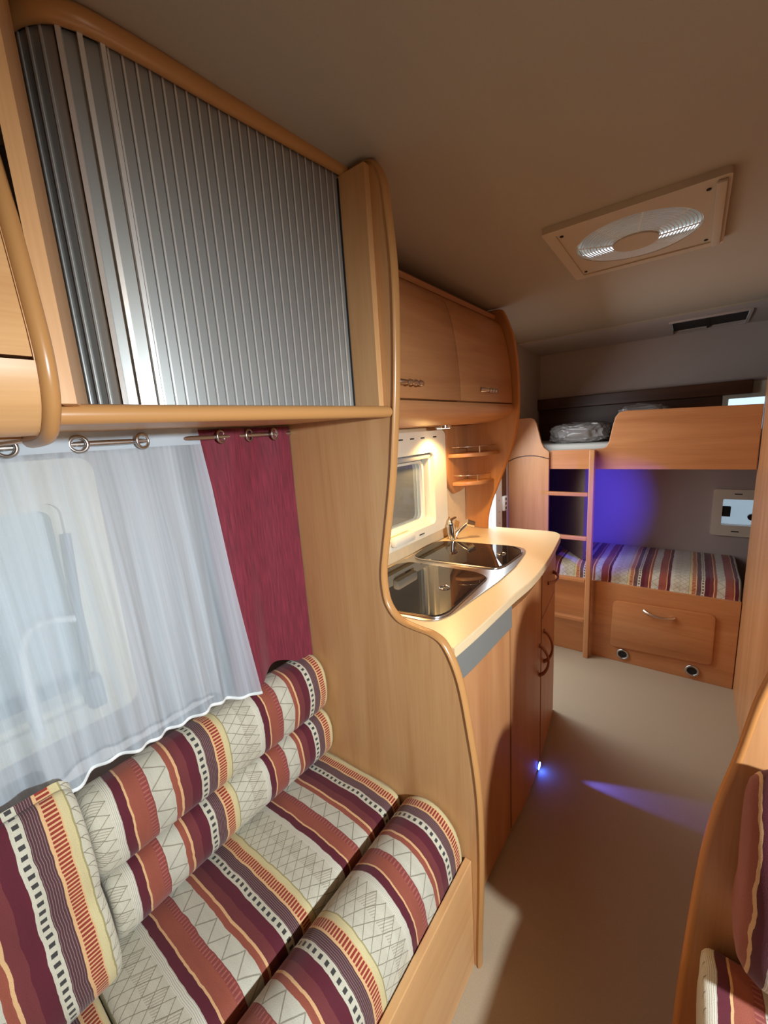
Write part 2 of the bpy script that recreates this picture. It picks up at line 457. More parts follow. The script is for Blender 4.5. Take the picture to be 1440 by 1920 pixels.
slab(bm, HX0, HX1, YBR, HY0, CZ2); slab(bm, HX0, HX1, HY1, YB+.05, CZ2)
struct('ceiling', bm, 'lining')
struct('trim_1', box(B(), XK, 0.25, YBR-.003, YBR+.003, CZ2(YBR)-.003, CZ(YBR)+.004, .001), 'ceil')
def wall_with_hole(axis_x, x0, x1, y0, y1, z0, z1, hole):
    bm = B(); a, b, c, d = hole
    box(bm, x0, x1, y0, a, z0, z1); box(bm, x0, x1, b, y1, z0, z1)
    box(bm, x0, x1, a, b, z0, c); box(bm, x0, x1, a, b, d, z1); return bm
W1 = (-0.75, 0.262, 0.875, 1.345)
struct('wall_left', wall_with_hole(0, XL-.04, XL, YF, 0.76, 0, 2.1, W1), 'lining')
W2 = (0.86, 1.565, 0.998, 1.345)
struct('wall_left', wall_with_hole(0, XK-.14, XK, 0.778, 1.92, 0, 2.05, W2), 'wallpaper')
bm = B(); box(bm, XK-.14, XK, 1.92, 1.94, 0, 2.05); box(bm, XK-.14, XK, 2.46, YB, 0, 2.05); box(bm, XK-.14, XK, 1.94, 2.46, 1.80, 2.05)
struct('wall_left', bm, 'lining')
W3 = (0.165, 0.315, 0.735, 0.893); W4 = (0.145, 0.305, 1.30, 1.478)
bm = B(); (a, b, c, d) = W3; (a4, b4, c4, d4) = W4
box(bm, XK-.14, 0.14, YB, YB+.04, 0, 2.05); box(bm, 0.32, XR, YB, YB+.04, 0, 2.05)
box(bm, 0.14, 0.32, YB, YB+.04, 0, c); box(bm, 0.14, 0.32, YB, YB+.04, d, c4); box(bm, 0.14, 0.32, YB, YB+.04, d4, 2.05)
box(bm, 0.14, a, YB, YB+.04, c, d); box(bm, b, 0.32, YB, YB+.04, c, d)
box(bm, 0.14, a4, YB, YB+.04, c4, d4); box(bm, b4, 0.32, YB, YB+.04, c4, d4)
struct('wall_back', bm, 'lining')
struct('wall_right', box(B(), XR, XR+.04, YF, YB, 0, 2.1), 'lining')
struct('wall_front', box(B(), XL-.04, XR+.04, YF-.04, YF, 0, 2.1), 'lining')
# washroom side wall on the right
WX = 0.245
struct('wall_right', box(B(), WX, WX+.02, 0.86, 2.53, 0, 1.96), 'red_v')
struct('wall_right', box(B(), WX, XR, 2.53, 2.55, 0, 1.90), 'red_v')
# ---- windows
def window(name, x, y0, y1, z0, z1, fy0, fy1, fz0, fz1, d=0.022, r=0.03, depth=0.05):
    o = sroot(name, (x, (fy0+fy1)/2, fz0))
    bm = B(); frame_prism(bm, rrect(fy0, fy1, fz0, fz1, r), rrect(y0, y1, z0, z1, r*.8), 'x', x, x+d)
    obj('window_frame', bm, 'pvc', o, 40)
    bm = B(); frame_prism(bm, rrect(y0-.004, y1+.004, z0-.004, z1+.004, r*.8), rrect(y0+.014, y1-.014, z0+.014, z1-.014, r*.7), 'x', x-depth, x+.002)
    obj('window_reveal', bm, 'pvc', o, 40)
    bm = B(); prism(bm, rrect(y0+.01, y1-.01, z0+.01, z1-.01, r*.7), 'x', x-depth-.006, x-depth+.002)
    obj('pane', bm, 'pane', o, 40)
    return o
w1 = window('window_1', XL, -0.73, 0.243, 0.89, 1.326, -0.80, 0.312, 0.845, 1.410)
bm = B(); tube(bm, catmull([(XL+.03, .242, 1.262), (XL+.035, .232, 1.10), (XL+.03, .223, .956)], 6), .007); obj('stay_arm', bm, 'pvc_grey', w1, 40)
bm = B(); box(bm, XL+.02, XL+.05, .215, .245, .885, .955, .006); obj('stay_lever', bm, 'pvc_grey', w1, 40)
bm = B(); tube(bm, catmull([(XL+.03, .225, 1.087), (XL+.035, .17, 1.10), (XL+.035, .14, 1.075), (XL+.035, .132, 1.0), (XL+.03, .131, .872)], 6), .008); obj('stay_bracket', bm, 'pvc_white', w1, 40)
w2 = window('window_2', XK, 0.87, 1.545, 1.008, 1.322, 0.80, 1.655, 0.965, 1.412, depth=0.03)
bm = B()
for yy in (1.30, 1.38, 1.46, 1.56): box(bm, XK+.021, XK+.0235, yy-.014, yy+.014, 1.383, 1.388)
obj('vent_slot', bm, 'dark', w2)
bm = B()
for yy in (1.30, 1.42): box(bm, XK+.021, XK+.0235, yy-.02, yy+.02, .982, .986)
obj('vent_slot', bm, 'dark', w2)
bm = B(); box(bm, XK+.022, XK+.052, 1.19, 1.33, .985, 1.025, .010); obj('blind_latch', bm, 'pvc', w2, 40)
bm = B(); box(bm, XK-.03, XK+.012, .875, 1.54, 1.295, 1.318, .008); obj('blind_rail', bm, 'pvc_grey', w2, 40)
bm = B(); frame_prism(bm, rrect(.89, 1.515, 1.02, 1.29, .03), rrect(.90, 1.503, 1.033, 1.28, .025), 'x', XK-.03, XK-.015)
obj('pane_gasket', bm, 'pvc', w2, 40)
def backwindow(name, hole, fx0, fx1, fz0, fz1):
    a, b, c, d = hole
    o = sroot(name, ((fx0+fx1)/2, YB, fz0))
    bm = B(); frame_prism(bm, rrect(fx0, fx1, fz0, fz1, .012), rrect(a, b, c, d, .006), 'y', YB-.018, YB)
    obj('window_frame', bm, 'pvc', o, 40)
    bm = B(); box(bm, a-.004, b+.004, YB+.012, YB+.018, c-.004, d+.004); obj('pane', bm, 'pane', o)
    return o
w3 = backwindow('window_3', W3, .118, .345, .668, .952)
for zz in (.925, .697):
    bm = B(); box(bm, .215, .25, YB-.0205, YB-.0175, zz-.003, zz+.003); obj('frame_slot', bm, 'dark', w3)
bm = B(); box(bm, .166, .205, YB-.010, YB+.004, .785, .848, .003); obj('blind_catch', bm, 'black', w3)
bm = B(); tube(bm, [(.300, YB-.02, .79), (.300, YB+.0, .79)], .018, 14); obj('latch_knob', bm, 'black', w3, 40)
w4 = backwindow('window_4', W4, .118, .345, 1.265, 1.565)
# ---- entrance door (leaf, frame strip, latch)
d1 = sroot('door_1', (XK-.02, 2.2, 0))
bm = B(); box(bm, XK-.02, XK+.004, 2.285, 2.385, 0, 1.80, .003); obj('door_frame', bm, 'pvc_white', d1)
bm = B()
for zz in (.90, .97, .83): tube(bm, [(XK+.003, 2.335, zz), (XK+.0065, 2.335, zz)], .004, 8)
obj('screw', bm, 'steel', d1)
bm = B(); box(bm, XK-.06, XK+.002, 2.385, 2.46, 0, 1.80); obj('door_jamb', bm, 'dark_wood', d1)
bm = B(); box(bm, XK+.001, XK+.020, 2.385, 2.432, .895, .985, .004); lt = obj('latch_plate', bm, 'pvc_white', d1, 40)
bm = B()
for zz in (.912, .940, .968): box(bm, XK+.0195, XK+.022, 2.398, 2.412, zz-.008, zz+.008)
obj('latch_slot', bm, 'black', lt)

# ================================================================ OUTSIDE
struct('floor', box(B(), -9, 7, -9, 12, -0.60, -0.55), 'ground')
o = thing('parked_caravan', (-3.5, 0.6, -0.55), 'pale caravan side parked outside the left windows', 'caravan')
bm = B(); box(bm, -5.5, -3.5, -3.0, 8.6, -0.2, 2.4, .12, 4); obj('body', bm, 'outside', o, 40)
bm = B(); box(bm, -3.51, -3.485, -2.9, 8.5, 1.36, 1.60); obj('stripe', bm, 'outside_grey', o)
bm = B(); prism(bm, [(-1.2, .95), (-1.2, .62), (.95, 1.30), (.95, 1.72)], 'x', -3.49, -3.47); obj('shade_band', bm, 'outside_grey', o)  # diagonal shaded area on the caravan side, put in as a grey shape
for yy in (-1.6, 1.4):
    bm = B(); tube(bm, [(-3.7, yy, -.25), (-3.5, yy, -.25)], .30, 24); obj('wheel', bm, 'black', o, 40)
bm = B(); box(bm, -3.495, -3.48, 2.9, 3.2, .70, .86, .004); obj('plate', bm, 'pvc_white', o)

# ================================================================ LEFT PARTITION (tall panel with a curved front edge)
PY = 0.76
cont = [(-.62, 1.966), (-.58, 1.966), (-.555, 1.955), (-.538, 1.925), (-.531, 1.88), (-.522, 1.754), (-.526, 1.62), (-.533, 1.52), (-.543, 1.43), (-.559, 1.309),
        (-.587, 1.164), (-.602, 1.085), (-.603, 1.03), (-.592, .985), (-.560, .953), (-.510, .943), (-.465, .938), (-.432, .915), (-.400, .84),
        (-.378, .715), (-.360, .57), (-.355, .42), (-.358, .25), (-.364, .10), (-.367, 0.0)]
cc = [(p.x, p.y) for p in catmull([(a, b, 0) for a, b in cont], 4)]
part = thing('partition_panel', (-.65, PY, 0), 'tall beech panel with a wavy front edge between sofa and kitchen', 'partition')
poly = [(XL, 0), (XL, 1.966)]+cc
obj('panel', prism(B(), poly, 'y', PY, PY+.018), 'wood_v', part)
bm = B(); tube(bm, [(p[0]+.0005, PY+.009, p[1]) for p in cc], .0125, 10, rz=.006, upv=None)
bm.free(); bm = B()
ring_pts = [Vector((p[0], PY+.009, p[1])) for p in cc]
rows = []
for i, p in enumerate(ring_pts):
    d = (ring_pts[min(i+1, len(ring_pts)-1)]-ring_pts[max(i-1, 0)]).normalized()
    nn = Vector((-d.z, 0, d.x)); nn = nn if nn.x > 0 or (abs(nn.x) < .3 and nn.z > 0) else -nn
    rows.append([bm.verts.new(p+nn*(.0065*math.cos(t)-.001)+Vector((0, .0125*math.sin(t), 0))) for t in [PI*(k/6-.5) for k in range(7)]])
for a, b in zip(rows, rows[1:]):
    for k in range(6): bm.faces.new((a[k], a[k+1], b[k+1], b[k]))
    bm.faces.new((a[6], a[0], b[0], b[6]))
bmesh.ops.recalc_face_normals(bm, faces=bm.faces[:])
obj('edge_band', bm, 'edge', part, 50)

# ================================================================ TAMBOUR CABINET above the sofa
tam = thing('roller_shutter_cabinet', (-.80, .48, 1.455), 'overhead beech cabinet with a silver slatted roller shutter front', 'cabinet')
tp = catmull([(-.637, .756, 0), (-.660, .50, 0), (-.670, .36, 0), (-.683, .285, 0), (-.715, .252, 0), (-.765, .240, 0), (-.83, .236, 0)], 14)
def arclen(pts):
    s = [0]
    for a, b in zip(pts, pts[1:]): s.append(s[-1]+(b-a).length)
    return s
sl = arclen(tp)
def at_s(s):
    s = max(0, min(s, sl[-1]-1e-6))
    for i in range(len(sl)-1):
        if sl[i+1] >= s:
            t = (s-sl[i])/(sl[i+1]-sl[i]); return tp[i].lerp(tp[i+1], t)
Z0, Z1 = 1.472, 1.958
pitch = 0.0176; s = 0.012; k = 0
def strip(s0, s1, d0, d1, name, mt, parent):
    a, b = at_s(s0), at_s(s1); d = (b-a).normalized(); nn = Vector((-d.y, d.x, 0))
    if nn.x < 0 and abs(nn.x) > .3 or (abs(nn.x) <= .3 and nn.y > 0): nn = -nn
    q = [a+nn*d0, b+nn*d0, b+nn*d1, a+nn*d1]
    bm = B(); prism(bm, [(v.x, v.y) for v in q], 'z', Z0, Z1)
    return obj(name, bm, mt, parent)
ytp = None
while s+pitch < sl[-1]:
    mid = at_s(s+pitch/2)
    y = mid.y
    if 0.262 < y < 0.325 and ytp is None:
        # handle profile: two raised ribs with a plain strip between
        h = strip(s, s+.055, -.004, .001, 'handle_profile', 'slat', tam)
        for a in (.002, .026, .047): strip(s+a, s+a+.006, .001, .009, 'handle_rib', 'slat_rib', h)
        s += .056; ytp = 1; continue
    o = strip(s+.0004, s+pitch-.0004, -.004, .0005, 'slat', 'slat', tam)
    strip(s+pitch-.0036, s+pitch-.0008, .0005, .0024, 'slat_rib', 'slat_rib', o)
    s += pitch
def offpath(pts, d):
    out = []
    for i, p in enumerate(pts):
        t = (pts[min(i+1, len(pts)-1)]-pts[max(i-1, 0)]).normalized(); nn = Vector((-t.y, t.x, 0))
        if nn.x < 0 and abs(nn.x) > .3 or (abs(nn.x) <= .3 and nn.y > 0): nn = -nn
        out.append(p+nn*d)
    return out
# top rail follows the shutter
rp = [p for p in offpath(tp, .010)]
bm = B(); tube(bm, [(p.x, p.y, 1.968) for p in rp], .011, 12, rz=.015, upv=(0, 0, 1)); obj('top_rail', bm, 'edge', tam, 60)
# lower shelf with a bullnose front
bp = catmull([(-.590, .158, 0), (-.585, .30, 0), (-.570, .50, 0), (-.552, .757, 0)], 8)
bm = B(); prism(bm, [(XL+.005, .757)]+[(p.x, p.y) for p in bp[::-1]]+[(XL+.005, .158)], 'z', 1.4565, 1.4715); obj('bottom_board', bm, 'wood_y', tam)
bm = B(); tube(bm, [(p.x, p.y, 1.464) for p in bp], .012, 12, rz=.0125, upv=(0, 0, 1)); obj('bottom_rail', bm, 'edge', tam, 60)
bm = B(); prism(bm, [(-.637, .742), (-.565, .742), (-.565, .7595), (-.637, .7595)], 'z', 1.473, 1.955, .002); obj('end_post', bm, 'wood_v', tam)
bm = B(); box(bm, -.640, -.634, .740, .7595, 1.473, 1.95, .001); obj('shutter_guide', bm, 'black', tam)
bm = B(); prism(bm, [(-.552, .154), (-.690, .216), (-.690, .226), (-.552, .170)], 'z', 1.473, 1.975); obj('stile', bm, 'wood_v', tam)
bm = B(); prism(bm, [(XL+.005, .757), (-.66, .757), (-.69, .40), (-.72, .28), (XL+.005, .25)], 'z', 1.962, 1.968); obj('top_board', bm, 'wood_y', tam)

# ================================================================ LEFT OVERHEAD LOCKER (only its end shows)
loc = thing('overhead_locker', (-.80, -.2, 1.437), 'beech overhead locker at the left picture edge beside the roller shutter', 'cabinet')
lp = [(-.66, 1.968), (-.615, 1.95), (-.598, 1.86), (-.579, 1.76), (-.564, 1.702), (-.549, 1.641), (-.538, 1.574), (-.532, 1.522), (-.537, 1.485), (-.552, 1.459), (-.582, 1.440), (-.65, 1.437)]
lc = [(p.x, p.y) for p in catmull([(a, b, 0) for a, b in lp], 4)]
obj('end_panel', prism(B(), [(-.862, 1.437), (-.862, 1.968)]+lc, 'y', .135, .152), 'wood_v', loc)
bm = B(); tube(bm, [(p[0], .144, p[1]) for p in lc], .0085, 10); obj('edge_trim', bm, 'edge', loc, 60)
def clip(c, a, b):
    fx = lambda z: next(p[0]+(q[0]-p[0])*(z-p[1])/(q[1]-p[1]) for p, q in zip(c, c[1:]) if min(p[1], q[1]) <= z <= max(p[1], q[1]) and p[1] != q[1])
    return [(fx(b-(b-a)*k/16), b-(b-a)*k/16) for k in range(17)]
dr = clip(lc, 1.5165, 1.93)
bm = B(); prism(bm, dr+[(x-.02, z) for x, z in dr[::-1]], 'y', -.60, .1345, .001); obj('door', bm, 'wood_y', loc, 40)
va = clip(lc, 1.441, 1.513)+[(-.66, 1.443), (-.66, 1.513)]
bm = B(); prism(bm, va, 'y', -.60, .135); obj('valance', bm, 'wood_y', loc, 40)
bm = B(); box(bm, -.862, -.64, -.60, .134, 1.44, 1.95); obj('carcass', bm, 'wood_y', loc)

# ================================================================ CURTAINS
rod = thing('curtain_rod', (-.885, .2, 1.430), 'thin steel curtain rod under the overhead cabinets', 'curtain rod')
bm = B(); tube(bm, [(-.893, -.8, 1.434), (-.893, .757, 1.434)], .0055, 10); obj('tube', bm, 'nickel', rod, 60)
bm = B(); tube(bm, [(-1.02, .60, 1.434), (-.893, .60, 1.434)], .004, 8); obj('bracket', bm, 'nickel', rod, 60)
def curtain(name, mt, y0, y1t, y1b, zt, zb, xf, label, uy=90, uz=40, root=None):
    bm = bmesh.new(); uvl = bm.loops.layers.uv.new('UVMap'); g = []
    for j in range(uz+1):
        t = j/uz; row = []
        for i in range(uy+1):
            s = i/uy; yy = y0(t)+((y1t+(y1b-y1t)*t)-y0(t))*s
            z = zt-(zt-zb(yy))*t
            row.append(bm.verts.new((xf(yy, t, s), yy, z)))
        g.append(row)
    for j in range(uz):
        for i in range(uy):
            f = bm.faces.new((g[j][i], g[j][i+1], g[j+1][i+1], g[j+1][i]))
            for lp_, (ii, jj) in zip(f.loops, ((i, j), (i+1, j), (i+1, j+1), (i, j+1))):
                lp_[uvl].uv = (ii/uy*(y1t-y0(0)), (1-jj/uz)*(zt-.78))
    o = obj(name, bm, mt, root, 180)
    return o
sh = thing('sheer_curtain', (-.90, 0, .78), 'sheer white voile curtain with steel eyelets over the left window', 'curtain')
def zb1(y): return .786+.016*max(0, min(1, (.50-y)/.2))+.008*math.sin(y*34)
def xf1(y, t, s):
    weave = .013*math.cos(PI*(y-.212)/.104)*max(0, 1-t*5)
    f = .010*math.sin(y*52+1.2*math.sin(y*9))*min(1, t*3)+.005*math.sin(y*131)*min(1, t*2)
    e = .022*max(0, (y-.42)/.1)*t
    return -.893+weave+f*(0.5+.8*t)+e+.012*t*max(0, min(1, (y-.12)/.1))-.008*t
vo = curtain('voile', 'sheer', lambda t: -.62, .498, .535, 1.456, zb1, xf1, '', 260, 50, sh)
bm = B(); tube(bm, [(xf1(-.62+(.535+.62)*k/200, 1, 0), -.62+(.535+.62)*k/200, zb1(-.62+(.535+.62)*k/200)+.002) for k in range(201)], .0025, 6, rz=.004); obj('hem', bm, 'pvc_white', sh, 60)
for yy in (-.047, .056, .163, .262, .371):
    bm = B(); ring(bm, (xf1(yy, 0, 0)+.006, yy, 1.434), .0135, .0035, (1, .35 if int(yy*100) % 2 else -.35, 0)); obj('eyelet', bm, 'nickel', sh, 60)
rc = thing('claret_curtain', (-.905, .62, .75), 'dark red curtain with steel eyelets hanging beside the tall panel', 'curtain')
def zb2(y): return .778+.018*math.sin((y-.60)*30+.6)
def xf2(y, t, s):
    weave = .011*math.cos(PI*(y-.583)/.072)*max(0, 1-t*4)
    return -.896+weave-.006*t+.010*math.sin((y-.5)*30+.4)*t+.006*math.sin(y*55+2)*t
curtain('cloth', 'red', lambda t: .478+.02*t, .756, .756, 1.452, zb2, xf2, '', 90, 40, rc)
for yy in (.547, .627, .699):
    bm = B(); ring(bm, (xf2(yy, 0, 0)+.006, yy, 1.434), .0135, .0032, (1, .4, 0)); obj('eyelet', bm, 'nickel', rc, 60)

# ================================================================ SOFA
base = thing('sofa_base', (-.70, .1, 0), 'low beech bench box with a flat front board under the striped sofa', 'bench')
bm = B(); box(bm, -.397, -.379, -.75, PY-.001, 0, .345, .002); obj('front_board', bm, 'wood_y', base)
bm = B(); box(bm, XL+.005, -.40, -.75, PY-.001, 0, .30); obj('box', bm, 'wood_y', base)
seatp = smoothprof([(-.995, .325), (-.70, .318), (-.605, .320), (-.589, .345), (-.587, .395), (-.60, .424), (-.66, .434), (-.80, .432), (-.90, .426), (-.995, .42)], 4)
o = obj('seat_cushion', cushion(seatp, 'y', .098, PY-.003, .012, 0), 'stripe', None, 60)
tag(o, 'striped flat seat cushion of the left sofa, next to the tall panel', 'cushion')
o = obj('seat_cushion', cushion(seatp, 'y', -.72, .094, .012, 0), 'stripe', None, 60)
tag(o, 'striped flat seat cushion in the lower left corner of the picture', 'cushion')
bolp = smoothprof([(-.579, .325), (-.50, .306), (-.415, .310), (-.400, .345), (-.414, .415), (-.455, .458), (-.505, .468), (-.552, .448), (-.577, .405)], 4)
o = obj('bolster', cushion(bolp, 'y', -.72, PY-.003, .014, 0), 'stripe', None, 60)
tag(o, 'long rounded striped bolster along the front edge of the sofa', 'cushion')
def wav(amp, ph, f=9):
    return lambda s, q, z: (q+amp*math.sin(s*f+ph)*(1 if q > -.9 else 0), z)
backp = smoothprof([(-.99, .441), (-.90, .438), (-.866, .443), (-.845, .475), (-.838, .515), (-.843, .555), (-.866, .583), (-.92, .590), (-.99, .588)], 4)
o = obj('back_cushion', cushion(backp, 'y', .148, PY-.003, .014, 0, bulge=wav(.004, 1)), 'stripe', None, 60)
tag(o, 'lower striped back cushion of the sofa under the headrest roll', 'cushion')
rollp = smoothprof([(-.945, .604), (-.92, .595), (-.872, .596), (-.848, .620), (-.838, .672), (-.844, .725), (-.868, .758), (-.905, .768), (-.945, .745)], 4)
o = obj('headrest_roll', cushion(rollp, 'y', .142, PY-.003, .020, 0, bulge=wav(.004, 2)), 'stripe', None, 60)
tag(o, 'rounded striped headrest roll on top of the sofa back below the curtains', 'cushion')
lbp = smoothprof([(-.870, .450), (-.85, .444), (-.800, .450), (-.770, .50), (-.772, .58), (-.790, .645), (-.790, .72), (-.808, .80), (-.832, .838), (-.850, .842), (-.865, .82)], 4)
o = obj('back_cushion', cushion(lbp, 'y', -.70, .134, .022, -.022), 'stripe', None, 60)
tag(o, 'tall one-piece striped back cushion at the left picture edge below the sheer curtain', 'cushion')

# ================================================================ KITCHEN
WT = .91
front = [(-.438, .78), (-.430, .92), (-.425, 1.13), (-.416, 1.30), (-.430, 1.52), (-.468, 1.86), (-.486, 1.896)]
fcur = catmull([(a, b, 0) for a, b in front], 6)
wtop = thing('worktop', (-.68, 1.35, .88), 'pale laminate kitchen worktop with a bowed front edge', 'worktop')
edge = [(-.418, .779), (-.411, .90), (-.405, 1.13), (-.396, 1.32), (-.410, 1.55), (-.440, 1.80), (-.452, 1.88), (-.475, 1.925), (-.515, 1.945), (-.62, 1.942), (-.80, 1.935), (-.918, 1.93)]
ec = [(p.x, p.y) for p in catmull([(a, b, 0) for a, b in edge], 6)]
trayo = [(-.895, .885), (-.905, 1.09), (-.893, 1.20), (-.895, 1.30), (-.912, 1.52), (-.900, 1.575), (-.858, 1.598), (-.57, 1.632), (-.525, 1.615), (-.505, 1.56), (-.484, 1.385), (-.483, 1.226), (-.503, .93), (-.52, .884), (-.549, .863), (-.643, .852), (-.86, .852)]
obj('slab', prism(B(), ec+[(-.918, .779)], 'z', .882, WT, .003), 'top', wtop)
sink = thing('sink_hob_unit', (-.70, 1.22, WT), 'steel sink and hob tray with two smoked glass lids set in the worktop', 'sink')
to = roundpoly(trayo, .03, 3)
obj('tray', prism(B(), to, 'z', WT+.0002, WT+.0035, .0012), 'steel', sink, 40)
gN = roundpoly([(-.872, .895), (-.880, 1.10), (-.886, 1.19), (-.853, 1.247), (-.575, 1.255), (-.527, 1.232), (-.513, .927), (-.531, .885), (-.645, .866), (-.83, .872)], .03, 4)
gF = roundpoly([(-.879, 1.327), (-.901, 1.46), (-.893, 1.545), (-.845, 1.569), (-.565, 1.611), (-.513, 1.555), (-.519, 1.366), (-.535, 1.325), (-.639, 1.315), (-.845, 1.303)], .035, 4)
for g, kx, ky, nm in ((gN, -.605, 1.075, 'hob lid'), (gF, -.575, 1.485, 'sink lid')):
    gl = obj('glass_lid', prism(B(), g, 'z', WT+.0035, WT+.0105, .001), 'mirror_dark', sink)
    bm = B(); ring(bm, (kx, ky, WT+.0112), .016, .0025, (0, 0, 1), 20, 6); obj('grip_ring', bm, 'chrome', gl, 60)
    bm = B(); inner = []
    cx = sum(p[0] for p in g)/len(g); cyy = sum(p[1] for p in g)/len(g)
    tube(bm, [(p[0]+(p[0]-cx)*.012, p[1]+(p[1]-cyy)*.012, WT+.006) for p in g], .003, 6, closed=True, upv=(0, 0, 1)); obj('lid_seal', bm, 'steel', sink, 60)
fa = thing('faucet', (-.86, 1.625, WT), 'chrome mixer tap behind the sink lid by the window', 'tap')
bm = B(); tube(bm, [(-.862, 1.63, WT), (-.862, 1.63, WT+.008)], .026, 20); obj('base', bm, 'chrome', fa, 40)
bm = B(); tube(bm, [(-.862, 1.63, WT+.006), (-.866, 1.626, WT+.04), (-.868, 1.624, WT+.074)], .0205, 18); obj('body', bm, 'chrome', fa, 40)
bm = B(); tube(bm, catmull([(-.85, 1.632, WT+.015), (-.838, 1.648, WT+.038), (-.812, 1.672, WT+.066), (-.800, 1.682, WT+.074)], 6), .0115, 14); obj('spout', bm, 'chrome', fa, 60)
bm = B(); tube(bm, [(-.812, 1.672, WT+.078), (-.788, 1.696, WT+.064)], .0165, 16); obj('aerator', bm, 'chrome', fa, 40)
bm = B(); tube(bm, catmull([(-.868, 1.624, WT+.072), (-.875, 1.635, WT+.088), (-.870, 1.675, WT+.094)], 5), (lambda t: .012-.005*t), 12); obj('lever', bm, 'chrome', fa, 60)
# base units following the bow of the worktop
def fpt(y):
    for a, b in zip(fcur, fcur[1:]):
        if a.y <= y <= b.y: return a.x+(b.x-a.x)*(y-a.y)/(b.y-a.y)
    return fcur[-1].x
def frontpanel(y0, y1, z0, z1, th=.016, off=0.0, bev=.002, n=8):
    ys = [y0+(y1-y0)*k/n for k in range(n+1)]
    return prism(B(), [(fpt(y)+off, y) for y in ys]+[(fpt(y)+off-th, y) for y in ys[::-1]], 'z', z0, z1, bev)
fr = thing('fridge', (-.66, .97, 0), 'built-in fridge with a wood front and grey top strip beside the tall panel', 'fridge')
bm = B(); prism(bm, [(fpt(.79)-.018, .79), (fpt(.97)-.018, .97), (fpt(1.155)-.018, 1.155), (-.915, 1.155), (-.915, .79)], 'z', 0, .88); obj('carcass', bm, 'dark', fr)
obj('door', frontpanel(.785, 1.155, .015, .792), 'red_v', fr)
obj('grip_strip', frontpanel(.785, 1.160, .792, .868, .02, .006), 'grey_panel', fr)
kc = thing('kitchen_cabinet', (-.68, 1.53, 0), 'curved wooden kitchen base cabinet with two doors and a drawer', 'cabinet')
bm = B(); prism(bm, [(fpt(y)-.018, y) for y in (1.165, 1.3, 1.45, 1.6, 1.75, 1.889)]+[(-.915, 1.889), (-.915, 1.165)], 'z', 0, .881); obj('carcass', bm, 'red_v', kc)
obj('door', frontpanel(1.166, 1.512, .02, .845), 'red_v', kc)
dd = kc.children[-1]
obj('door', frontpanel(1.528, 1.893, .02, .655), 'red_v', kc); d2 = kc.children[-1]
obj('drawer', frontpanel(1.528, 1.893, .662, .845), 'red_v', kc); d3 = kc.children[-1]
dd, d2, d3 = [c for c in kc.children if c.name.startswith('door')]+[c for c in kc.children if c.name.startswith('drawer')]
obj('stile', frontpanel(1.513, 1.527, .02, .86, .01, -.012, 0), 'handle_dark', kc, label='dark red-brown gap strip')
obj('top_strip', frontpanel(1.166, 1.893, .850, .880, .012, -.012, 0), 'dark_wood', kc)
obj('side_panel', box(B(), -.915, fpt(1.895)-.002, 1.889, 1.899, 0, .881), 'red_v', kc)
obj('handle', handle(B(), (fpt(1.49), 1.488, .57), (fpt(1.49), 1.488, .44), (1, .1, 0), .034), 'handle_dark', dd, 60)
obj('handle', handle(B(), (fpt(1.58), 1.575, .59), (fpt(1.58), 1.575, .45), (1, .1, 0), .034), 'handle_dark', d2, 60)
obj('handle', handle(B(), (fpt(1.66), 1.655, .762), (fpt(1.80), 1.80, .762), (1, .1, 0), .028), 'handle_dark', d3, 60)
led = thing('plinth_light', (-.43, 1.49, 0), 'small blue glowing light at the foot of the kitchen cabinet', 'lamp')
bm = B(); tube(bm, [(-.436, 1.49, .022), (-.424, 1.49, .022)], .019, 16); obj('bezel', bm, 'pvc_grey', led, 40)
bm = B(); tube(bm, [(-.425, 1.49, .022), (-.4225, 1.49, .022)], .015, 16); obj('lens', bm, 'lamp_blue', led, 40)
# overhead lockers of the kitchen
kl = thing('kitchen_locker', (-.80, 1.33, 1.43), 'curved wooden overhead kitchen locker with two lift-up doors', 'cabinet')
ep = [(-.80, 1.918), (-.735, 1.915), (-.714, 1.898), (-.688, 1.838), (-.669, 1.778), (-.654, 1.663), (-.649, 1.523), (-.655, 1.428), (-.675, 1.332), (-.711, 1.232), (-.760, 1.115), (-.795, 1.02), (-.807, .96), (-.809, .912)]
epc = [(p.x, p.y) for p in catmull([(a, b, 0) for a, b in ep], 4)]
obj('end_panel', prism(B(), [(-.918, .912), (-.918, 1.918)]+epc, 'y', 1.885, 1.903, .0015), 'red_v', kl)
bm = B(); tube(bm, [(p[0], 1.894, p[1]) for p in epc], .0095, 8, rz=None); obj('edge_trim', bm, 'red_edge', kl, 60)
dp = [(-.752, 1.880), (-.722, 1.85), (-.700, 1.79), (-.683, 1.70), (-.673, 1.60), (-.670, 1.512)]
dpc = [(p.x, p.y) for p in catmull([(a, b, 0) for a, b in dp], 4)]
for y0, y1, hy0, hy1 in ((.785, 1.355, .955, 1.095), (1.3625, 1.880, 1.535, 1.66)):
    d_ = obj('door', prism(B(), dpc+[(x-.018, z-.004) for x, z in dpc[::-1]], 'y', y0, y1, .002), 'red_y', kl, 40)
    bm = handle(B(), (-.671, hy0, 1.556), (-.671, hy1, 1.556), (1, 0, -.15), .026, .0075)
    for q in (.3, .5, .7): tube(bm, [(-.648, hy0+(hy1-hy0)*q-.006, 1.553), (-.644, hy0+(hy1-hy0)*q, 1.552), (-.648, hy0+(hy1-hy0)*q+.006, 1.553)], .009, 8)
    obj('handle', bm, 'handle', d_, 60)
vp = [(-.672, 1.506), (-.668, 1.49), (-.676, 1.472), (-.700, 1.455), (-.735, 1.442), (-.785, 1.432)]
vpc = [(p.x, p.y) for p in catmull([(a, b, 0) for a, b in vp], 4)]
obj('valance', prism(B(), vpc+[(-.79, 1.445), (-.70, 1.500)], 'y', .785, 1.885), 'red_y', kl, 40)
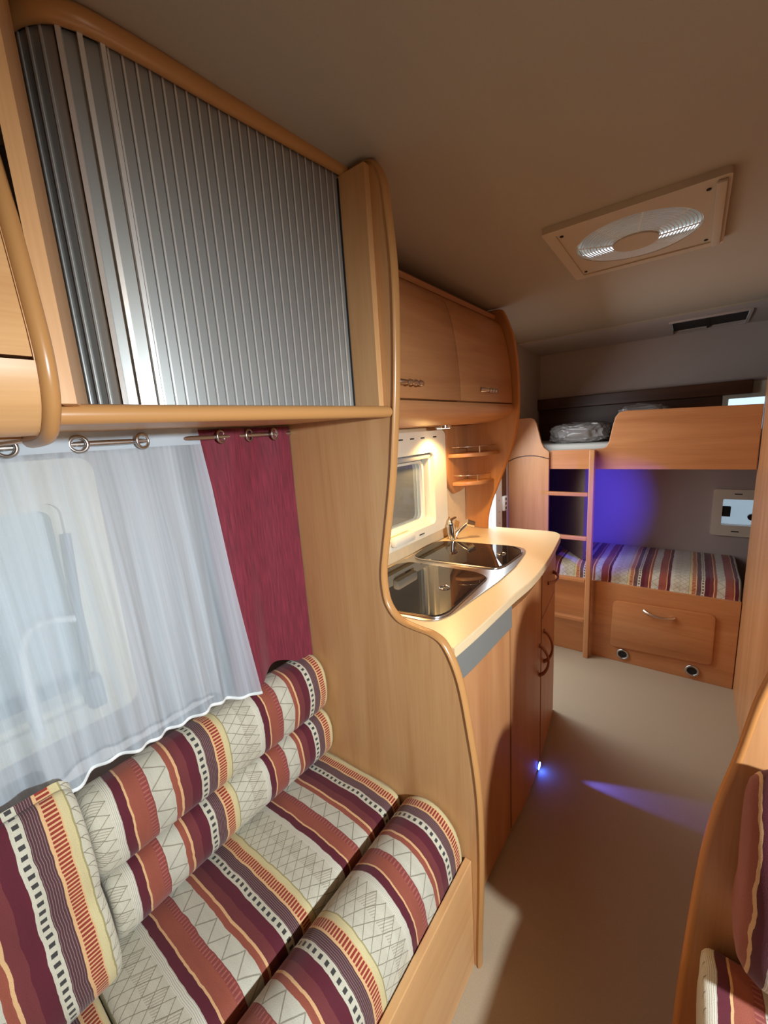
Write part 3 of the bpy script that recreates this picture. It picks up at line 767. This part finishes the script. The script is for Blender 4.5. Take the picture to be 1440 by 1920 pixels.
crn = [(-.79, 1.915), (-.765, 1.912), (-.748, 1.898), (-.752, 1.882), (-.80, 1.88)]
obj('cornice', prism(B(), crn, 'y', .785, 1.885), 'red_y', kl, 40)
obj('bottom_board', box(B(), -.918, -.785, .785, 1.885, 1.430, 1.445), 'red_y', kl)
obj('carcass', box(B(), -.918, -.78, .79, 1.88, 1.446, 1.90), 'red_y', kl)
# halogen spots under the locker
for yy, lb in ((1.50, 'round steel halogen spot under the kitchen locker next to the corner shelf'), (1.08, 'round halogen spot under the kitchen locker above the near glass lid')):
    sp_ = thing('downlight', (-.82, yy, 1.43), lb, 'lamp')
    bm = B(); tube(bm, [(-.82, yy, 1.4295), (-.82, yy, 1.419)], .034, 24); obj('rim', bm, 'chrome', sp_, 40)
    bm = B(); tube(bm, [(-.82, yy, 1.4192), (-.82, yy, 1.4175)], .026, 24); obj('lens', bm, 'lamp_warm', sp_, 40)
# corner shelf
cs = thing('corner_shelf', (-.86, 1.78, 1.11), 'small wooden corner shelf with two quarter-round boards and little railings', 'shelf')
bk = [(1.665, 1.430), (1.665, 1.21), (1.690, 1.145), (1.735, 1.108), (1.80, 1.112), (1.884, 1.128), (1.884, 1.430)]
bm = B(); prism(bm, bk, 'x', -.917, -.900, .002); obj('back_board', bm, 'red_v', cs, 40)
for z, R in ((1.300, .205), (1.165, .170)):
    yc = 1.884; xc = -.899
    arc = [(xc+R*.78*math.sin(PI/2*k/16), yc-R*math.cos(PI/2*k/16)) for k in range(17)]
    b_ = obj('shelf_board', prism(B(), arc+[(xc, yc)], 'z', z-.017, z, .002), 'red_y', cs, 30)
    arc2 = [(xc+(R-.02)*.78*math.sin(PI/2*k/12), yc-(R-.02)*math.cos(PI/2*k/12), z+.028) for k in range(13)]
    bm = B(); tube(bm, arc2, .0022, 6); obj('railing', bm, 'handle', b_, 60)
    bm = B(); q = arc2[7]; tube(bm, [(q[0], q[1], z), (q[0], q[1], z+.03)], .003, 8); obj('railing_post', bm, 'chrome', b_, 60)

# ================================================================ BUNKS
dv = thing('divider_panel', (-.80, 2.51, 0), 'low curved wooden divider panel between entrance door and bunk ladder', 'partition')
out = [(-.918, 0), (-.918, 1.446), (-.785, 1.446), (-.762, 1.437), (-.748, 1.41), (-.735, 1.36), (-.72, 1.30), (-.703, 1.266), (-.682, 1.25), (-.674, 1.24), (-.674, 0)]
obj('panel', prism(B(), out, 'y', 2.50, 2.518, .002), 'red_v', dv)
bm = B(); tube(bm, catmull([(-.917, 2.4995, 1.190), (-.86, 2.4995, 1.213), (-.79, 2.4995, 1.222), (-.73, 2.4995, 1.217), (-.676, 2.4995, 1.202)], 6), .003, 6); obj('arched_joint', bm, 'dark_wood', dv, 60)
bb = thing('lower_bunk_base', (-.2, 2.55, 0), 'wooden base of the lower bunk with a hatch and two round air vents', 'bunk bed')
obj('front_board', box(B(), -.672, WX-.003, 2.53, 2.548, 0, .478, .002), 'red_x', bb)
obj('bed_board', box(B(), -.672, WX-.003, 2.548, YB-.003, .43, .448), 'red_x', bb)
ht = obj('hatch_door', prism(B(), roundpoly([(-.318, .092), (.152, .112), (.150, .392), (-.312, .380)], .03, 5), 'y', 2.520, 2.530, .002), 'red_x', bb, 40)
obj('handle', handle(B(), (-.158, 2.520, .350), (-.022, 2.520, .338), (0, -1, -.25), .026, .007), 'handle', ht, 60)
for x in (-.252, .073):
    bm = B(); ring(bm, (x, 2.527, .052), .027, .006, (0, 1, 0)); vr = obj('vent_ring', bm, 'nickel', bb, 60)
    bm = B(); tube(bm, [(x, 2.5295, .052), (x, 2.5265, .052)], .026, 20); obj('vent_hole', bm, 'black', vr)
mp = smoothprof([(2.552, .452), (2.80, .450), (3.13, .452), (3.142, .50), (3.13, .548), (2.90, .560), (2.66, .560), (2.595, .550), (2.562, .520), (2.554, .486)], 4)
o = obj('bunk_mattress', cushion(mp, 'x', -.668, WX-.004, .014, .461, -1.16), 'stripe', None, 60)
tag(o, 'striped mattress on the lower bunk', 'mattress')
ub = thing('upper_bunk', (-.2, 2.55, 1.13), 'upper bunk with a high wooden guard board and step-in notch', 'bunk bed')
gr_ = [(-.674, 1.140), (-.674, 1.250), (-.444, 1.251), (-.40, 1.254), (-.380, 1.264), (-.368, 1.290), (-.352, 1.380), (-.342, 1.420), (-.325, 1.441), (-.295, 1.448), (WX-.004, 1.434), (WX-.004, 1.138)]
obj('guard_board', prism(B(), gr_, 'y', 2.52, 2.54, .003), 'red_x', ub)
obj('bed_board', box(B(), -.917, WX-.003, 2.541, YB-.003, 1.17, 1.188), 'red_x', ub)
o = tag(obj('bunk_mattress', box(B(), -.912, WX-.006, 2.555, YB-.006, 1.189, 1.282, .02, 3), 'mattress', None, 40), 'plain grey-white mattress on the upper bunk', 'mattress')
ld = thing('bunk_ladder', (-.55, 2.50, 0), 'wooden bunk ladder fixed between divider panel and upper bunk', 'ladder')
obj('stile', box(B(), -.454, -.426, 2.468, 2.512, 0, 1.25, .004), 'red_v', ld)
for z in (1.0, .742, .488, .236): obj('rung', box(B(), -.673, -.454, 2.470, 2.499, z-.011, z+.011, .004), 'red_x', ld)
# lining and ledge inside the bunks
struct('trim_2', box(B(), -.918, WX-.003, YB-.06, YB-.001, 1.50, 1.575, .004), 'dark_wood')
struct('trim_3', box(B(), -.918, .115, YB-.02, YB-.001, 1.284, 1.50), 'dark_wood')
o = tag(obj('lining_board', prism(B(), [(-.503, 2.63), (-.868, 3.117), (-.855, 3.127), (-.490, 2.640)], 'z', .566, 1.168, .002), 'board'), 'dark brown angled board at the left end of the lower bunk behind the ladder', 'panel')  # angle invented so the blue lamp leaves the visible face unlit
# plastic wrapped bundles
def bundle(x0, x1, y0, y1, z0, z1, seed, label):
    rnd = random.Random(seed); bm = bmesh.new()
    th = thing('wrapped_bundle', ((x0+x1)/2, (y0+y1)/2, z0), label, 'bundle')
    bmesh.ops.create_icosphere(bm, subdivisions=5, radius=1)
    fs = [(Vector((rnd.gauss(0, 1), rnd.gauss(0, 1), rnd.gauss(0, 1))), rnd.random()*6, rnd.uniform(2, 6)) for _ in range(22)]
    for v in bm.verts:
        p = v.co.copy()
        d = sum((1-abs(math.sin(k*f.dot(p)+ph)))**3/k for f, ph, k in fs)*.20
        q = Vector([math.copysign(abs(c)**.6, c) for c in p])*(.92+d*.5)
        q.z = max(q.z, -.85)
        v.co = Vector(((x0+x1)/2+q.x*(x1-x0)/2, (y0+y1)/2+q.y*(y1-y0)/2, z0+(q.z+.85)/1.85*(z1-z0)))
    obj('plastic_film', bm, 'plastic_film', th, 40)
    bm = B(); box(bm, x0+.05, x1-.05, y0+.05, y1-.05, z0+.002, z0+(z1-z0)*.62, .03, 3); obj('folded_bedding', bm, 'brown', th, 40)
bundle(-.72, -.40, 2.62, 2.95, 1.284, 1.40, 3, 'crumpled clear plastic wrapped bundle in the upper bunk notch')
bundle(-.38, -.10, 2.72, 3.02, 1.284, 1.475, 5, 'plastic wrapped bundle behind the upper bunk guard board')

# ================================================================ RIGHT SIDE (divider, bench)
rp_ = [(.053, 0), (.053, .23), (.057, .375), (.067, .61), (.080, .74), (.099, .85), (.119, .98), (.150, 1.07), (.22, 1.13), (.34, 1.15)]
rc_ = [(p.x, p.y) for p in catmull([(a, b, 0) for a, b in rp_], 5)]
rd = thing('divider_panel', (.5, .82, 0), 'curved wooden divider panel behind the right bench at the picture edge', 'partition')
obj('panel', prism(B(), rc_+[(XR-.005, 1.15), (XR-.005, 0)], 'y', .80, .818, .0015), 'red_v', rd)
bm = B(); tube(bm, [(p[0], .809, p[1]) for p in rc_], .0095, 8); obj('edge_trim', bm, 'red_edge', rd, 60)
rb = thing('bench_base', (.5, .5, 0), 'dark wooden bench box under the right striped seat', 'bench')
obj('box', box(B(), .09, 1.0, .25, .797, 0, .33, .003), 'red_v', rb)
sp2 = smoothprof([(.26, .340), (.55, .338), (.775, .338), (.787, .40), (.78, .455), (.65, .475), (.40, .475), (.28, .465), (.245, .40)], 4)
o = obj('seat_cushion', cushion(sp2, 'x', .072, 1.0, .02, .413-.072+.27*.327), 'stripe', None, 60)
tag(o, 'striped seat cushion of the right bench at the lower right picture edge', 'cushion')
bp2 = smoothprof([(.69, .556), (.74, .552), (.780, .56), (.788, .66), (.785, .84), (.75, .885), (.70, .865), (.655, .78), (.640, .67), (.652, .59)], 4)
bm = cushion(bp2, 'x', .102, 1.0, .045, .652, -1.0)
o = obj('back_cushion', bm, 'stripe', None, 60)
tag(o, 'striped back cushion leaning on the curved divider of the right bench', 'cushion')

# ================================================================ CEILING FITTINGS
cv = thing('roof_fan_vent', (-.175, 1.52, CZ(1.52)-.02), 'cream square roof vent with a round slatted fan grille', 'vent')
def onceil(bm, cyv=1.52):
    for v in bm.verts: v.co.z += CZ(v.co.y)
    return bm
bm = B(); 
frame_prism(bm, rrect(-.382, .032, 1.305, 1.745, .008, 2), rrect(-.352, .002, 1.335, 1.715, .006, 2), 'z', -.016, .0)
obj('outer_frame', onceil(bm), 'vent', cv, 40)
bm = B()
circ = lambda cx, c2, R, n: [(cx+R*math.cos(2*PI*k/n+PI/4), c2+R*math.sin(2*PI*k/n+PI/4)) for k in range(n)]
def sq(cx, c2, h, g, n):
    out = []
    for k in range(n):
        a = 2*PI*k/n+PI/4; c_, s_ = math.cos(a), math.sin(a); q = 1/max(abs(c_), abs(s_)); out.append((cx+h*c_*q, c2+g*s_*q))
    return out
frame_prism(bm, sq(-.175, 1.525, .178, .192, 64), circ(-.175, 1.525, .158, 64), 'z', -.012, -.002)
obj('inner_plate', onceil(bm), 'vent', cv, 40)
bm = B(); box(bm, .004, .024, 1.32, 1.73, -.024, -.016, .003); obj('screen_bar', onceil(bm), 'vent', cv, 40)
for r_ in [.060+.0085*k for k in range(12)]:
    bm = B(); ring(bm, (-.175, 1.525, -.008-.012*(1-(r_/.16)**2)), r_, .0016, (0, 0, 1), 40, 5); obj('grille_ring', onceil(bm), 'pvc_white', cv, 60)
for k in range(8):
    a = 2*PI*k/8+.2; bm = B()
    tube(bm, [(-.175+.05*math.cos(a), 1.525+.05*math.sin(a), -.020), (-.175+.158*math.cos(a), 1.525+.158*math.sin(a), -.008)], .002, 6); obj('grille_spoke', onceil(bm), 'pvc_white', cv, 60)
bm = B(); tube(bm, [(-.175, 1.525, -.024), (-.175, 1.525, .0)], .058, 28); obj('fan_hub', onceil(bm), 'vent', cv, 40)
bm = B(); box(bm, -.36, .01, 1.34, 1.71, .05, .056); obj('dome', onceil(bm), 'dome', cv)
for (x, y) in ((-.34, 1.36), (-.34, 1.69), (-.01, 1.36), (-.01, 1.69)):
    bm = B(); tube(bm, [(x, y, -.012), (x, y, -.0145)], .005, 8); obj('screw', onceil(bm), 'dark', cv)
rh = thing('roof_hatch', (.02, 2.95, CZ2(2.95)), 'dark narrow roof hatch slot in the ceiling over the upper bunk', 'vent')
def onc2(bm):
    for v in bm.verts: v.co.z += CZ2(v.co.y)
    return bm
bm = B(); frame_prism(bm, rrect(HX0-.008, HX1+.008, HY0-.008, HY1+.008, .006, 2), rrect(HX0+.004, HX1-.004, HY0+.004, HY1-.004, .006, 2), 'z', -.008, .0); obj('hatch_frame', onc2(bm), 'lining', rh, 40)
for x0, x1 in ((HX0+.002, .018), (.026, HX1-.002)):
    bm = B(); box(bm, x0, x1, HY0, HY1, .012, .018); obj('shade_panel', onc2(bm), 'black', rh)
bm = B(); box(bm, .016, .028, HY0, HY1, .0, .012); obj('divider_bar', onc2(bm), 'dark', rh)
